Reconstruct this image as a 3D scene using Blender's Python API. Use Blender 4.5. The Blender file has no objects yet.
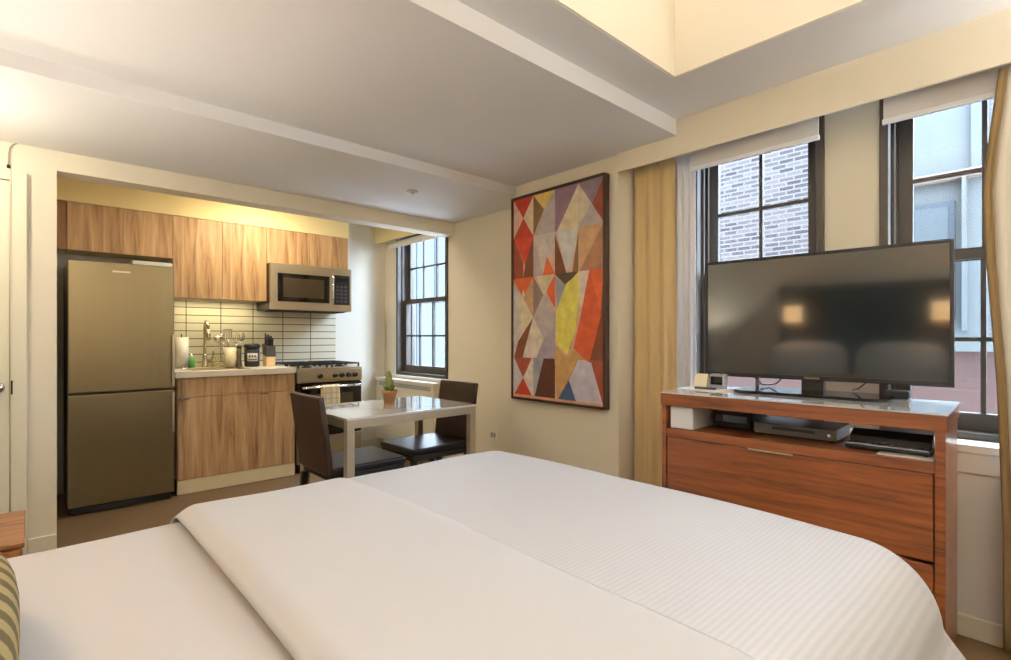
import bpy, bmesh, math, random
from mathutils import Vector, Matrix
random.seed(7)
S = bpy.context.scene
COL = S.collection
PI = math.pi

def lin(r, g, b):
    f = lambda c: (c/255/12.92) if c/255 <= .04045 else ((c/255+.055)/1.055)**2.4
    return (f(r), f(g), f(b), 1)

# ---------------------------------------------------------------- camera
cam = bpy.data.cameras.new('camera')
cam.sensor_width = 36
cam.lens = 36*520/1011
cam.shift_y = 7/1011
cam.clip_start = .02
co = bpy.data.objects.new('camera', cam)
COL.objects.link(co)
co.location = (0, 0, 1.2)
co.rotation_euler = (PI/2, 0, -math.atan2(.674, .738))
S.camera = co

# ---------------------------------------------------------------- view, world, lights
S.view_settings.view_transform = 'Standard'
S.view_settings.look = 'None'
S.view_settings.gamma = 1
S.view_settings.use_curve_mapping = False
S.view_settings.exposure = 0.27
S.cycles.max_bounces = 10
S.cycles.diffuse_bounces = 7
S.cycles.glossy_bounces = 5
S.cycles.transparent_max_bounces = 12
S.cycles.sample_clamp_indirect = 6
S.cycles.caustics_reflective = False
S.cycles.caustics_refractive = False
w = bpy.data.worlds.new('daylight')
S.world = w
w.use_nodes = True
bg = w.node_tree.nodes['Background']
bg.inputs[0].default_value = (.70, .82, 1.0, 1)
bg.inputs[1].default_value = 29

def area(name, loc, rot, sx, sy, power, color, portal=False, spread=PI):
    l = bpy.data.lights.new(name, 'AREA')
    l.shape = 'RECTANGLE'; l.size = sx; l.size_y = sy
    l.energy = power; l.color = color; l.spread = spread
    if portal: l.cycles.is_portal = True
    o = bpy.data.objects.new(name, l); COL.objects.link(o)
    o.location = loc; o.rotation_euler = rot
    return o
def point(name, loc, power, color, r=.05):
    l = bpy.data.lights.new(name, 'POINT'); l.energy = power; l.color = color; l.shadow_soft_size = r
    o = bpy.data.objects.new(name, l); COL.objects.link(o); o.location = loc
    return o
# window portals (they guide the sky light, they add none)
area('portal_light', (3.16, 1.19, 1.55), (0, PI/2, 0), 1.56, .7, 1, (1, 1, 1), True)
area('portal_light', (3.16, .26, 1.55), (0, PI/2, 0), 1.56, .7, 1, (1, 1, 1), True)
area('portal_light', (3.16, 4.5, 1.55), (0, PI/2, 0), 1.56, .9, 1, (1, 1, 1), True)
WARM = (1, .80, .52); SOFT = (1, .90, .74)
area('added_tray_light', (.75, .15, 2.93), (0, 0, 0), .5, .5, 4, (1, .93, .82))  # added fill light for the room, hidden up in the tray
area('kitchen_ceiling_light', (1.45, 4.35, 2.425), (0, 0, 0), .3, .3, 17, (1, .84, .60))
area('under_cabinet_light', (1.2, 5.05, 1.508), (0, 0, 0), .6, .04, 1.6, (1, .86, .5))
area('added_floor_light', (-.30, -.90, 1.80), (PI, 0, 0), .26, .26, 172, (1, .955, .92))  # added uplight out of view, brightens the ceiling
area('added_floor_light', (2.45, -.95, 1.80), (PI, 0, 0),   .26, .26, 38, (1, .955, .92))  # second added uplight, also out of view
area('added_table_light', (-.31, 2.26, 1.12), (PI, 0, 0), .10, .10, 11, (1, .92, .82))  # added out of view to light the ceiling and kitchen wall
point('entry_lamp_bulb', (-.40, 3.3, 2.08), 18, (1, .88, .70), .06)
point('headboard_lamp_bulb', (-.33, 1.44, 1.42), 5, (1, .70, .38), .045)
point('headboard_lamp_bulb', (-.33, .33, 1.42), 5, (1, .70, .38), .045)

# ---------------------------------------------------------------- materials
MATS = {}
def mat(name, col, rough=.6, metal=0, var=.0, vscale=8, bump=0, bscale=60, emit=None, estr=0, spec=None, stretch=None, coat=0, trans=0, sheen=0):
    if name in MATS: return MATS[name]
    m = bpy.data.materials.new(name); m.use_nodes = True
    nt = m.node_tree; p = nt.nodes['Principled BSDF']
    p.inputs['Base Color'].default_value = col
    p.inputs['Roughness'].default_value = rough
    p.inputs['Metallic'].default_value = metal
    if spec is not None: p.inputs['Specular IOR Level'].default_value = spec
    if coat: p.inputs['Coat Weight'].default_value = coat; p.inputs['Coat Roughness'].default_value = .05
    if trans: p.inputs['Transmission Weight'].default_value = trans
    if sheen: p.inputs['Sheen Weight'].default_value = sheen
    if emit: p.inputs['Emission Color'].default_value = emit; p.inputs['Emission Strength'].default_value = estr
    tc = nt.nodes.new('ShaderNodeTexCoord')
    mp = nt.nodes.new('ShaderNodeMapping'); nt.links.new(tc.outputs['Object'], mp.inputs[0])
    if stretch: mp.inputs['Scale'].default_value = stretch
    n = nt.nodes.new('ShaderNodeTexNoise'); n.inputs['Scale'].default_value = vscale; n.inputs['Detail'].default_value = 4
    nt.links.new(mp.outputs[0], n.inputs[0])
    mx = nt.nodes.new('ShaderNodeMix'); mx.data_type = 'RGBA'
    v = var if var else .02
    mx.inputs[6].default_value = tuple(c*(1-v) for c in col[:3])+(1,)
    mx.inputs[7].default_value = tuple(min(1, c*(1+v)) for c in col[:3])+(1,)
    nt.links.new(n.outputs['Fac'], mx.inputs[0]); nt.links.new(mx.outputs[2], p.inputs['Base Color'])
    if bump:
        b = nt.nodes.new('ShaderNodeTexNoise'); b.inputs['Scale'].default_value = bscale
        nt.links.new(mp.outputs[0], b.inputs[0])
        bp = nt.nodes.new('ShaderNodeBump'); bp.inputs['Strength'].default_value = bump; bp.inputs['Distance'].default_value = .01
        nt.links.new(b.outputs['Fac'], bp.inputs['Height']); nt.links.new(bp.outputs[0], p.inputs['Normal'])
    MATS[name] = m
    return m

def wood(name, dark, mid, light, scale=(14, 14, .9), rough=.45, coat=0, dist=1.2):
    m = bpy.data.materials.new(name); m.use_nodes = True
    nt = m.node_tree; p = nt.nodes['Principled BSDF']; p.inputs['Roughness'].default_value = rough
    if coat: p.inputs['Coat Weight'].default_value = coat; p.inputs['Coat Roughness'].default_value = .12
    tc = nt.nodes.new('ShaderNodeTexCoord'); mp = nt.nodes.new('ShaderNodeMapping')
    mp.inputs['Scale'].default_value = scale; nt.links.new(tc.outputs['Object'], mp.inputs[0])
    n = nt.nodes.new('ShaderNodeTexNoise'); n.inputs['Scale'].default_value = 1; n.inputs['Detail'].default_value = 6
    n.inputs['Roughness'].default_value = .62; n.inputs['Distortion'].default_value = dist
    nt.links.new(mp.outputs[0], n.inputs[0])
    mp2 = nt.nodes.new('ShaderNodeMapping'); mp2.inputs['Scale'].default_value = tuple(s*7 for s in scale)
    nt.links.new(tc.outputs['Object'], mp2.inputs[0])
    n2 = nt.nodes.new('ShaderNodeTexNoise'); n2.inputs['Scale'].default_value = 1; n2.inputs['Detail'].default_value = 3
    nt.links.new(mp2.outputs[0], n2.inputs[0])
    ad = nt.nodes.new('ShaderNodeMath'); ad.operation = 'MULTIPLY_ADD'; ad.inputs[1].default_value = .28
    nt.links.new(n2.outputs['Fac'], ad.inputs[0])
    nt.links.new(n.outputs['Fac'], ad.inputs[2])
    r = nt.nodes.new('ShaderNodeValToRGB'); cr = r.color_ramp
    cr.elements[0].position = .45; cr.elements[0].color = dark
    cr.elements[1].position = .86; cr.elements[1].color = light
    e = cr.elements.new(.62); e.color = mid
    nt.links.new(ad.outputs[0], r.inputs[0]); nt.links.new(r.outputs[0], p.inputs['Base Color'])
    return m

WALL = mat('wall_paint', lin(230, 222, 202), .85, var=.015, bump=.03, bscale=180)
WALLW = mat('kitchen_wall_paint', lin(232, 228, 214), .8, var=.01)
SOFFIT = mat('soffit_paint', lin(232, 214, 160), .85, var=.015)
CEIL = mat('ceiling_paint', lin(228, 228, 228), .9, var=.01, bump=.03, bscale=150)
TRIM = mat('trim_paint', lin(228, 222, 200), .5, var=.01)
LEDGE = mat('ledge_paint', lin(225, 222, 212), .55, var=.01)
FLOOR = mat('floor_covering', lin(100, 76, 46), .7, var=.10, vscale=30, bump=.12, bscale=300)
CABW = wood('cabinet_wood', lin(130, 94, 58), lin(178, 142, 100), lin(208, 176, 134), (13, 13, .8), .5)
CABWD = wood('cabinet_wood_dark', lin(110, 74, 44), lin(142, 102, 66), lin(160, 120, 80), (13, 13, .8), .5)
DRW = wood('dresser_wood', lin(86, 46, 20), lin(124, 68, 32), lin(148, 86, 44), (16, 1.6, 30), .34, .3, .8)
NSW = wood('nightstand_wood', lin(96, 58, 32), lin(142, 92, 52), lin(160, 108, 66), (2, 10, 10), .4)
STEEL = mat('brushed_steel', lin(190, 178, 152), .30, .85, var=.05, vscale=3, stretch=(1, 1, 60))
FRIDGE = mat('fridge_steel', lin(136, 122, 92), .30, .85, var=.04, vscale=1, stretch=(30, 30, 1))
CHROME = mat('chrome', lin(225, 222, 215), .12, 1)
BLACK = mat('black_plastic', lin(22, 22, 24), .35)
BLACKM = mat('black_matte', lin(18, 18, 18), .7)
DGLASS = mat('dark_glass', lin(16, 14, 12), .06, spec=.7)
STONE = mat('white_countertop', lin(222, 214, 196), .25, var=.03, vscale=30)
WIN = mat('window_frame_paint', lin(70, 64, 56), .45, var=.04)
BED = mat('white_cotton', lin(180, 182, 186), .85, var=.01, bump=.05, bscale=40, sheen=.2)
WHITE = mat('white_paper', lin(238, 238, 236), .5)
LEATHER = mat('brown_leather', lin(46, 30, 22), .38, var=.15, vscale=20, bump=.1, bscale=200)
LEATHERB = mat('black_leather', lin(34, 32, 34), .30, var=.1, bump=.06, bscale=200)
TABTOP = mat('table_glass_top', lin(226, 226, 218), .05, spec=.9, coat=.8)
TABM = mat('table_painted_metal', lin(176, 166, 144), .4, .35)
CURT = mat('gold_curtain', lin(205, 178, 128), .85, var=.05, vscale=5, stretch=(30, 30, 1), sheen=.3)
LINEN = mat('linen_curtain', lin(208, 200, 186), .9, var=.05, vscale=200, sheen=.2)
SHEER = mat('sheer_cloth', lin(226, 228, 234), .9, var=.03, vscale=200)
SHADE = mat('roller_shade_cloth', lin(206, 204, 206), .8, var=.01)
PAPERT = mat('paper_towel', lin(245, 240, 222), .95, bump=.3, bscale=80)
GREEN = mat('green_soap', lin(110, 196, 104), .15, trans=.3)
CACT = mat('cactus_green', lin(128, 130, 76), .8, var=.2, vscale=40)
CACTL = mat('leaf_green', lin(70, 110, 40), .6, var=.2)
TERRA = mat('terracotta', lin(150, 108, 66), .8, var=.1)
SOIL = mat('soil', lin(60, 44, 30), .95, bump=.5)
BLOCKW = mat('knife_block_wood', lin(222, 190, 140), .5, var=.08)
TOWEL = mat('dish_towel_cloth', lin(222, 208, 174), .95, var=.03, bump=.2, bscale=120)
HEADB = mat('headboard_wood', lin(38, 24, 16), .45, var=.1)
GRILLE = mat('grille_grey', lin(150, 148, 146), .5)
mat('joint_grey', lin(44, 50, 54), .8, spec=.1)
STONEX = mat('pale_facade', lin(60, 63, 62), .9, spec=.1, var=.10, vscale=1.2)
PARA = mat('parapet_render', lin(50, 38, 35), .9, spec=.1, var=.15, vscale=3)
BLUEX = mat('pale_blue_panel', lin(50, 55, 56), .9, spec=.1, var=.04, vscale=2)
BULB = mat('lamp_glass', lin(255, 235, 200), .5, emit=(1, .82, .55, 1), estr=7)
BULBS = mat('sconce_shade', lin(250, 220, 170), .7, emit=(1, .62, .28, 1), estr=5)

# thin window glass: clear with a surface reflection
def glassmat():
    m = bpy.data.materials.new('window_glass'); m.use_nodes = True; nt = m.node_tree
    for n in list(nt.nodes):
        if n.type != 'OUTPUT_MATERIAL': nt.nodes.remove(n)
    out = [n for n in nt.nodes if n.type == 'OUTPUT_MATERIAL'][0]
    t = nt.nodes.new('ShaderNodeBsdfTransparent'); t.inputs[0].default_value = (.96, .98, 1, 1)
    g = nt.nodes.new('ShaderNodeBsdfGlossy'); g.inputs['Roughness'].default_value = .02
    lw = nt.nodes.new('ShaderNodeLayerWeight'); pw = nt.nodes.new('ShaderNodeMath'); pw.operation = 'POWER'; pw.inputs[1].default_value = 5
    f = nt.nodes.new('ShaderNodeMath'); f.operation = 'MULTIPLY_ADD'; f.inputs[1].default_value = .6; f.inputs[2].default_value = .03
    nt.links.new(lw.outputs['Facing'], pw.inputs[0]); nt.links.new(pw.outputs[0], f.inputs[0])
    mx = nt.nodes.new('ShaderNodeMixShader')
    nt.links.new(f.outputs[0], mx.inputs[0]); nt.links.new(t.outputs[0], mx.inputs[1]); nt.links.new(g.outputs[0], mx.inputs[2])
    nt.links.new(mx.outputs[0], out.inputs[0])
    return m
GLASS = glassmat()

def brickmat(name, c1, c2, mort, scale, bw=.5, bh=.25, ms=.02, axis='yz', off=.5, rough=.8, bump=0, offs=(0, 0)):
    m = bpy.data.materials.new(name); m.use_nodes = True; nt = m.node_tree; p = nt.nodes['Principled BSDF']
    p.inputs['Roughness'].default_value = rough
    if name.startswith('outside'): p.inputs['Specular IOR Level'].default_value = .1
    tc = nt.nodes.new('ShaderNodeTexCoord'); sp = nt.nodes.new('ShaderNodeSeparateXYZ'); cb = nt.nodes.new('ShaderNodeCombineXYZ')
    nt.links.new(tc.outputs['Object'], sp.inputs[0])
    nt.links.new(sp.outputs[axis[0].upper()], cb.inputs[0]); nt.links.new(sp.outputs[axis[1].upper()], cb.inputs[1])
    mp = nt.nodes.new('ShaderNodeMapping'); mp.inputs['Location'].default_value = (offs[0], offs[1], 0)
    nt.links.new(cb.outputs[0], mp.inputs[0])
    b = nt.nodes.new('ShaderNodeTexBrick'); b.inputs['Color1'].default_value = c1; b.inputs['Color2'].default_value = c2
    b.inputs['Mortar'].default_value = mort; b.inputs['Scale'].default_value = scale
    b.inputs['Brick Width'].default_value = bw; b.inputs['Row Height'].default_value = bh; b.inputs['Mortar Size'].default_value = ms
    b.inputs['Mortar Smooth'].default_value = 0; b.offset = off
    nt.links.new(mp.outputs[0], b.inputs[0])
    nt.links.new(b.outputs['Color'], p.inputs['Base Color'])
    return m
TOX = -.992+.272-.062
TILE = brickmat('backsplash_tile', lin(228, 222, 200), lin(224, 217, 194), lin(78, 70, 56), 1, .272, .0685, .0034, 'xz', 0, .15, offs=(TOX, -.935))
BRICK = brickmat('outside_brick', lin(30, 27, 28), lin(54, 50, 48), lin(60, 58, 57), 1, .19, .062, .010)
BRICK2 = brickmat('outside_brick_pale', lin(60, 60, 61), lin(70, 68, 68), lin(48, 46, 48), 1, .21, .07, .012)

# coverlet with woven stripes, striped pillow
def stripes(name, ca, cb_, scale, axis, rough=.8, sharp=False, bump=0):
    m = bpy.data.materials.new(name); m.use_nodes = True; nt = m.node_tree; p = nt.nodes['Principled BSDF']
    tc = nt.nodes.new('ShaderNodeTexCoord'); wv = nt.nodes.new('ShaderNodeTexWave')
    wv.wave_type = 'BANDS'; wv.bands_direction = axis; wv.inputs['Scale'].default_value = scale
    wv.inputs['Distortion'].default_value = .3; wv.inputs['Detail'].default_value = 2
    nt.links.new(tc.outputs['Object'], wv.inputs[0])
    r = nt.nodes.new('ShaderNodeValToRGB'); r.color_ramp.elements[0].color = ca; r.color_ramp.elements[1].color = cb_
    if sharp: r.color_ramp.elements[0].position = .35; r.color_ramp.elements[1].position = .6
    nt.links.new(wv.outputs['Fac'], r.inputs[0]); nt.links.new(r.outputs[0], p.inputs['Base Color'])
    p.inputs['Roughness'].default_value = rough
    if bump:
        bp = nt.nodes.new('ShaderNodeBump'); bp.inputs['Strength'].default_value = bump; bp.inputs['Distance'].default_value = .003
        nt.links.new(wv.outputs['Fac'], bp.inputs['Height']); nt.links.new(bp.outputs[0], p.inputs['Normal'])
    return m
DAMASK = stripes('woven_coverlet', lin(175, 176, 180), lin(183, 185, 188), 26, 'Y', .6, bump=.12)
PILST = stripes('striped_pillow_cloth', lin(92, 84, 54), lin(158, 144, 104), 5.6, 'Y', .9, True)
CHECK = brickmat('checked_towel_cloth', lin(224, 210, 178), lin(216, 202, 168), lin(200, 186, 148), 1, .05, .05, .006, 'xz', 0, .95)

# ---------------------------------------------------------------- mesh helpers
class MB:
    def __init__(s): s.bm = bmesh.new(); s.mi = 0; s.sm = False
    def _add(s, vs, fs, smooth=None):
        v = [s.bm.verts.new(p) for p in vs]
        for f in fs:
            try:
                fc = s.bm.faces.new([v[i] for i in f]); fc.material_index = s.mi
                fc.smooth = s.sm if smooth is None else smooth
            except ValueError: pass
        return s
    def box(s, x0, x1, y0, y1, z0, z1):
        x0, x1 = sorted((x0, x1)); y0, y1 = sorted((y0, y1)); z0, z1 = sorted((z0, z1))
        return s._add([(x0,y0,z0),(x1,y0,z0),(x1,y1,z0),(x0,y1,z0),(x0,y0,z1),(x1,y0,z1),(x1,y1,z1),(x0,y1,z1)],
                      [(0,3,2,1),(4,5,6,7),(0,1,5,4),(1,2,6,5),(2,3,7,6),(3,0,4,7)], False)
    def prism(s, poly, axis, a, b):
        n = len(poly)
        def P(p, t): return {'x': (t, p[0], p[1]), 'y': (p[0], t, p[1]), 'z': (p[0], p[1], t)}[axis]
        vs = [P(p, a) for p in poly]+[P(p, b) for p in poly]
        fs = [tuple(range(n)), tuple(range(2*n-1, n-1, -1))]+[(i, i+n, (i+1) % n+n, (i+1) % n) for i in range(n)]
        return s._add(vs, fs, False)
    def tube(s, pts, r, seg=10, caps=True):
        pts = [Vector(p) for p in pts]; rr = r if isinstance(r, (list, tuple)) else [r]*len(pts)
        rings = []; up = None
        for i, p in enumerate(pts):
            d = (pts[min(i+1, len(pts)-1)]-pts[max(i-1, 0)])
            if d.length < 1e-9: d = Vector((0, 0, 1))
            d.normalize()
            if up is None: up = Vector((0, 0, 1)) if abs(d.z) < .9 else Vector((1, 0, 0))
            a = d.cross(up).normalized(); b = a.cross(d).normalized(); up = b
            rings.append([p+(a*math.cos(t)+b*math.sin(t))*rr[i] for t in [2*PI*k/seg for k in range(seg)]])
        vs = [v for R in rings for v in R]; fs = []
        for i in range(len(pts)-1):
            for k in range(seg):
                fs.append((i*seg+k, i*seg+(k+1) % seg, (i+1)*seg+(k+1) % seg, (i+1)*seg+k))
        s._add(vs, fs, True)
        if caps:
            s.bm.verts.ensure_lookup_table(); base = len(s.bm.verts)-len(vs)
            for ring in (range(seg), range(len(vs)-seg, len(vs))):
                f = s.bm.faces.new([s.bm.verts[base+i] for i in ring]); f.material_index = s.mi
        return s
    def lathe(s, prof, c, seg=24, smooth=True):
        vs = []; fs = []
        for (r, z) in prof:
            for k in range(seg):
                t = 2*PI*k/seg; vs.append((c[0]+r*math.cos(t), c[1]+r*math.sin(t), c[2]+z))
        for i in range(len(prof)-1):
            for k in range(seg): fs.append((i*seg+k, i*seg+(k+1) % seg, (i+1)*seg+(k+1) % seg, (i+1)*seg+k))
        fs.append(tuple(range(seg))); fs.append(tuple(range(len(vs)-seg, len(vs))))
        return s._add(vs, fs, smooth)
    def ell(s, c, rx, ry, rz, nu=20, nv=12, p=1.0):
        vs = []; fs = []
        sg = lambda v, e: math.copysign(abs(v)**e, v)
        for i in range(nv+1):
            ph = -PI/2+PI*i/nv
            for k in range(nu):
                t = 2*PI*k/nu
                vs.append((c[0]+rx*sg(math.cos(ph), p)*sg(math.cos(t), p), c[1]+ry*sg(math.cos(ph), p)*sg(math.sin(t), p), c[2]+rz*sg(math.sin(ph), p)))
        for i in range(nv):
            for k in range(nu): fs.append((i*nu+k, i*nu+(k+1) % nu, (i+1)*nu+(k+1) % nu, (i+1)*nu+k))
        return s._add(vs, fs, True)
    def grid(s, fn, nu, nv, smooth=True):
        vs = [fn(i/nu, j/nv) for j in range(nv+1) for i in range(nu+1)]
        fs = [(j*(nu+1)+i, j*(nu+1)+i+1, (j+1)*(nu+1)+i+1, (j+1)*(nu+1)+i) for j in range(nv) for i in range(nu)]
        return s._add(vs, fs, smooth)
    def build(s, name, mats, parent=None, bevel=0, solid=0, sub=0, local=False):
        """vertices are given in world coordinates unless local"""
        bmesh.ops.remove_doubles(s.bm, verts=s.bm.verts, dist=1e-5)
        bmesh.ops.recalc_face_normals(s.bm, faces=s.bm.faces)
        off = Vector((0, 0, 0)); q = parent
        if not local:
            while q is not None: off += Vector(q.location); q = q.parent
            if parent is None:      # origin at the bottom centre of the thing
                xs = [v.co for v in s.bm.verts]
                off = Vector(((min(v.x for v in xs)+max(v.x for v in xs))/2, (min(v.y for v in xs)+max(v.y for v in xs))/2, min(v.z for v in xs)))
            for v in s.bm.verts: v.co -= off
        me = bpy.data.meshes.new(name); s.bm.to_mesh(me); s.bm.free()
        for m in (mats if isinstance(mats, (list, tuple)) else [mats]): me.materials.append(m)
        o = bpy.data.objects.new(name, me); COL.objects.link(o)
        if parent is None: o.location = off
        else: o.parent = parent
        if solid:
            d = o.modifiers.new('Solidify', 'SOLIDIFY'); d.thickness = solid; d.offset = 0
        if sub:
            d = o.modifiers.new('Subdivision', 'SUBSURF'); d.levels = sub; d.render_levels = sub
        if bevel:
            d = o.modifiers.new('Bevel', 'BEVEL'); d.width = bevel; d.segments = 3; d.limit_method = 'ANGLE'; d.angle_limit = math.radians(40)
            d.harden_normals = False
        return o

def tag(o, label, cat, group=None, kind=None):
    o['label'] = label; o['category'] = cat
    if group: o['group'] = group
    if kind: o['kind'] = kind
    return o
def thing(name, label, cat, loc, rz=0, group=None):
    o = bpy.data.objects.new(name, None); COL.objects.link(o); o.location = loc; o.rotation_euler = (0, 0, rz)
    o.empty_display_size = .05
    return tag(o, label, cat, group)
def struct(o):
    o['kind'] = 'structure'; return o
def copy_tree(o, parent=None):
    kids = [c for c in bpy.data.objects if c.parent == o]
    c = o.copy(); COL.objects.link(c)
    if parent: c.parent = parent
    for k in kids: copy_tree(k, c)
    return c
def box(name, m, x0, x1, y0, y1, z0, z1, parent=None, bevel=0):
    return MB().box(x0, x1, y0, y1, z0, z1).build(name, m, parent, bevel)

# ================================================================= ROOM SHELL
FX0, WX = -.60, 2.92
struct(box('floor', FLOOR, FX0-.1, 3.1, -1.3, 5.3, -.1, 0))
# ceiling: kitchen side low, steps up toward the bed, recessed tray
m = MB()
m.box(FX0, WX, 2.82, 4.05, 2.257, 3.1)
m.box(FX0, WX, 1.50, 2.82, 2.325, 3.1)
m.box(FX0, WX, 1.265, 1.50, 2.412, 3.1)
m.box(2.225, WX, -.80, 1.265, 2.412, 3.1)
m.box(FX0, WX, -1.2, -.80, 2.412, 3.1)
m.box(FX0, -.35, -.80, 1.265, 2.412, 3.1)
struct(m.build('ceiling', CEIL))
m = MB()
m.box(-.35, 2.225, 1.257, 1.265, 2.414, 3.0).box(-.35, 2.225, -.80, -.792, 2.414, 3.0)
m.box(2.217, 2.225, -.792, 1.257, 2.414, 3.0).box(-.35, -.342, -.792, 1.257, 2.414, 3.0)
struct(m.build('wall_tray', WALL))
struct(box('ceiling_tray', CEIL, -.35, 2.225, -.80, 1.265, 3.0, 3.1))
struct(box('ceiling_kitchen', CEIL, 0, 3.1, 4.05, 5.3, 2.45, 2.6))
struct(box('wall_headboard', WALL, FX0-.1, FX0, -1.3, 4.05, 0, 3.1))
struct(box('wall_rear', WALL, FX0, 3.1, -1.3, -1.2, 0, 3.1))
# entry wall with header over the kitchen opening
m = MB()
m.box(FX0, .11, 3.90, 4.05, 0, 2.257).box(.11, 2.84, 3.90, 4.05, 2.145, 2.257).box(2.84, WX, 3.90, 4.05, 2.145, 2.257)
struct(m.build('wall_entry', WALL))
struct(box('wall_kitchen_side', WALL, 0, .11, 4.05, 5.2, 0, 2.45))
struct(box('wall_kitchen_back', WALLW, 0, 3.1, 5.2, 5.3, 0, 2.45))
struct(MB().box(.11, 2.345, 4.89, 5.2, 2.182, 2.45).build('wall_soffit', SOFFIT))
# window wall with three openings
ZS, ZT = .77, 2.34
m = MB()
X1 = 3.14
m.box(WX, X1, -1.2, -.09, 0, 3.1).box(WX, X1, .612, .84, 0, 3.1).box(WX, X1, 1.537, 4.00, 0, 3.1)
m.box(WX, X1, -.09, .612, 0, ZS).box(WX, X1, -.09, .612, ZT, 3.1)
m.box(WX, X1, .84, 1.537, 0, ZS).box(WX, X1, .84, 1.537, ZT, 3.1)
m.box(WX, X1, 4.00, 4.93, 0, ZS+.03).box(WX, X1, 4.00, 4.93, ZT, 3.1).box(WX, X1, 4.93, 5.2, 0, 3.1)
struct(m.build('wall_window', WALL))
struct(box('wall_picture', WALL, 2.68, WX, 1.90, 2.86, 0, 2.325))
struct(MB().box(2.66, 2.675, -1.2, 1.90, 2.212, 2.42).build('trim_valance', WALL))
struct(MB().box(2.80, 2.84, 4.05, 5.2, 2.225, 2.45).build('trim_kitchen_valance', SOFFIT))
# ledge under the two bedroom windows
m = MB(); m.box(2.78, WX, -1.2, 1.46, 0, .735)
led = struct(m.build('wall_ledge', LEDGE))
struct(MB().box(2.765, WX, -1.2, 1.46, .735, .77).build('trim_sill', LEDGE, bevel=.006))
struct(MB().box(2.772, 2.78, -1.2, 1.46, .655, .735).build('trim_apron', LEDGE, bevel=.002))
def baseb(name, segs):
    m = MB()
    for s_ in segs: m.box(*s_)
    struct(m.build(name, TRIM, bevel=.004))
baseb('baseboard_window', [(2.762, 2.78, -1.2, 1.46, 0, .085)])
baseb('baseboard_entry', [(-.012, .11, 3.886, 3.90, 0, .085)])
baseb('baseboard_picture', [(2.666, 2.68, 1.90, 2.86, 0, .085), (2.906, WX, 2.86, 3.90, 0, .085)])
baseb('baseboard_kitchen', [(2.36, 2.92, 5.186, 5.2, 0, .085)])
# backsplash tile
struct(box('wall_backsplash', TILE, .80, 2.345, 5.192, 5.2, .935, 1.53))
# entry door at the far left
d = bpy.data.objects.new('door_1', None); COL.objects.link(d); d.location = (-.3, 3.89, 0); struct(d)
m = MB(); m.box(-.595, -.084, 3.878, 3.898, .01, 2.043)
m.build('door_leaf', TRIM, d, .002)
m = MB(); m.box(-.080, -.014, 3.870, 3.90, 0, 2.095).box(-.6, -.080, 3.870, 3.90, 2.047, 2.095)
m.build('door_casing', TRIM, d, .004)
MB().lathe([(.004, 0), (.024, .0), (.026, .004), (.010, .008), (.009, .03), (.024, .036), (.028, .05), (.022, .062), (.0, .066)], (0, 0, 0)).build('door_knob', CHROME, d, local=True)
k = [c for c in bpy.data.objects if c.name.startswith('door_knob')][0]
k.rotation_euler = (PI/2, 0, 0); k.location = (.172, -.012, .93)
MB().box(-.079, -.071, 3.866, 3.870, .89, .965).build('strike_plate', BLACKM, d)

# ---------------------------------------------------------------- windows
def window(name, y0, y1, z0, z1, cols, deep=3.05):
    w_ = bpy.data.objects.new(name, None); COL.objects.link(w_); w_.location = (3.0, (y0+y1)/2, z0); struct(w_)
    def part(n, m, mt, bev=.002): return m.build(n, mt, w_, bev)
    # outer frame, lining the wall opening
    m = MB()
    m.box(2.905, 3.12, y0, y0+.035, z0, z1).box(2.905, 3.12, y1-.035, y1, z0, z1)
    m.box(2.905, 3.12, y0+.035, y1-.035, z1-.03, z1).box(2.90, 3.12, y0+.035, y1-.035, z0, z0+.03)
    # stops / tracks
    for xx in (2.955, 3.005, 3.075):
        m.box(xx, xx+.012, y0+.035, y0+.05, z0+.03, z1-.03).box(xx, xx+.012, y1-.05, y1-.035, z0+.03, z1-.03)
    part('window_frame', m, WIN)
    zm = (z0+z1)/2
    for (nm, xa, za, zb) in (('lower_sash', 2.97, z0+.03, zm+.025), ('upper_sash', 3.02, zm-.02, z1-.03)):
        xb = xa+.034; st = .055; a, b = y0+.05, y1-.05
        m = MB()
        m.box(xa, xb, a, a+st, za, zb).box(xa, xb, b-st, b, za, zb)
        m.box(xa, xb, a+st, b-st, za, za+(.075 if nm == 'lower_sash' else .045)).box(xa, xb, a+st, b-st, zb-.045, zb)
        s_ = part(nm, m, WIN)
        m = MB(); c = (a+b)/2
        for i in range(1, cols):
            yy = a+st+(b-a-2*st)*i/cols; m.box(xa+.006, xb-.006, yy-.009, yy+.009, za+.04, zb-.04)
        zc = (za+zb)/2; m.box(xa+.007, xb-.007, a+st, b-st, zc-.009, zc+.009)
        m.build('muntin', WIN, s_)
        MB().box(xa+.015, xa+.019, a+st-.005, b-st+.005, za+.04, zb-.04).build('pane', GLASS, s_)
    return w_
window('window_1', .84, 1.537, ZS, ZT, 2)
window('window_2', -.09, .612, ZS, ZT, 2)
window('window_3', 4.00, 4.93, ZS+.03, ZT, 3)
struct(MB().box(2.905, 2.92, 4.93, 4.985, .80, 2.34).box(2.865, 2.92, 4.00, 4.985, .775, .80).build('trim_kitchen_window', LEDGE, bevel=.002))

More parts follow.
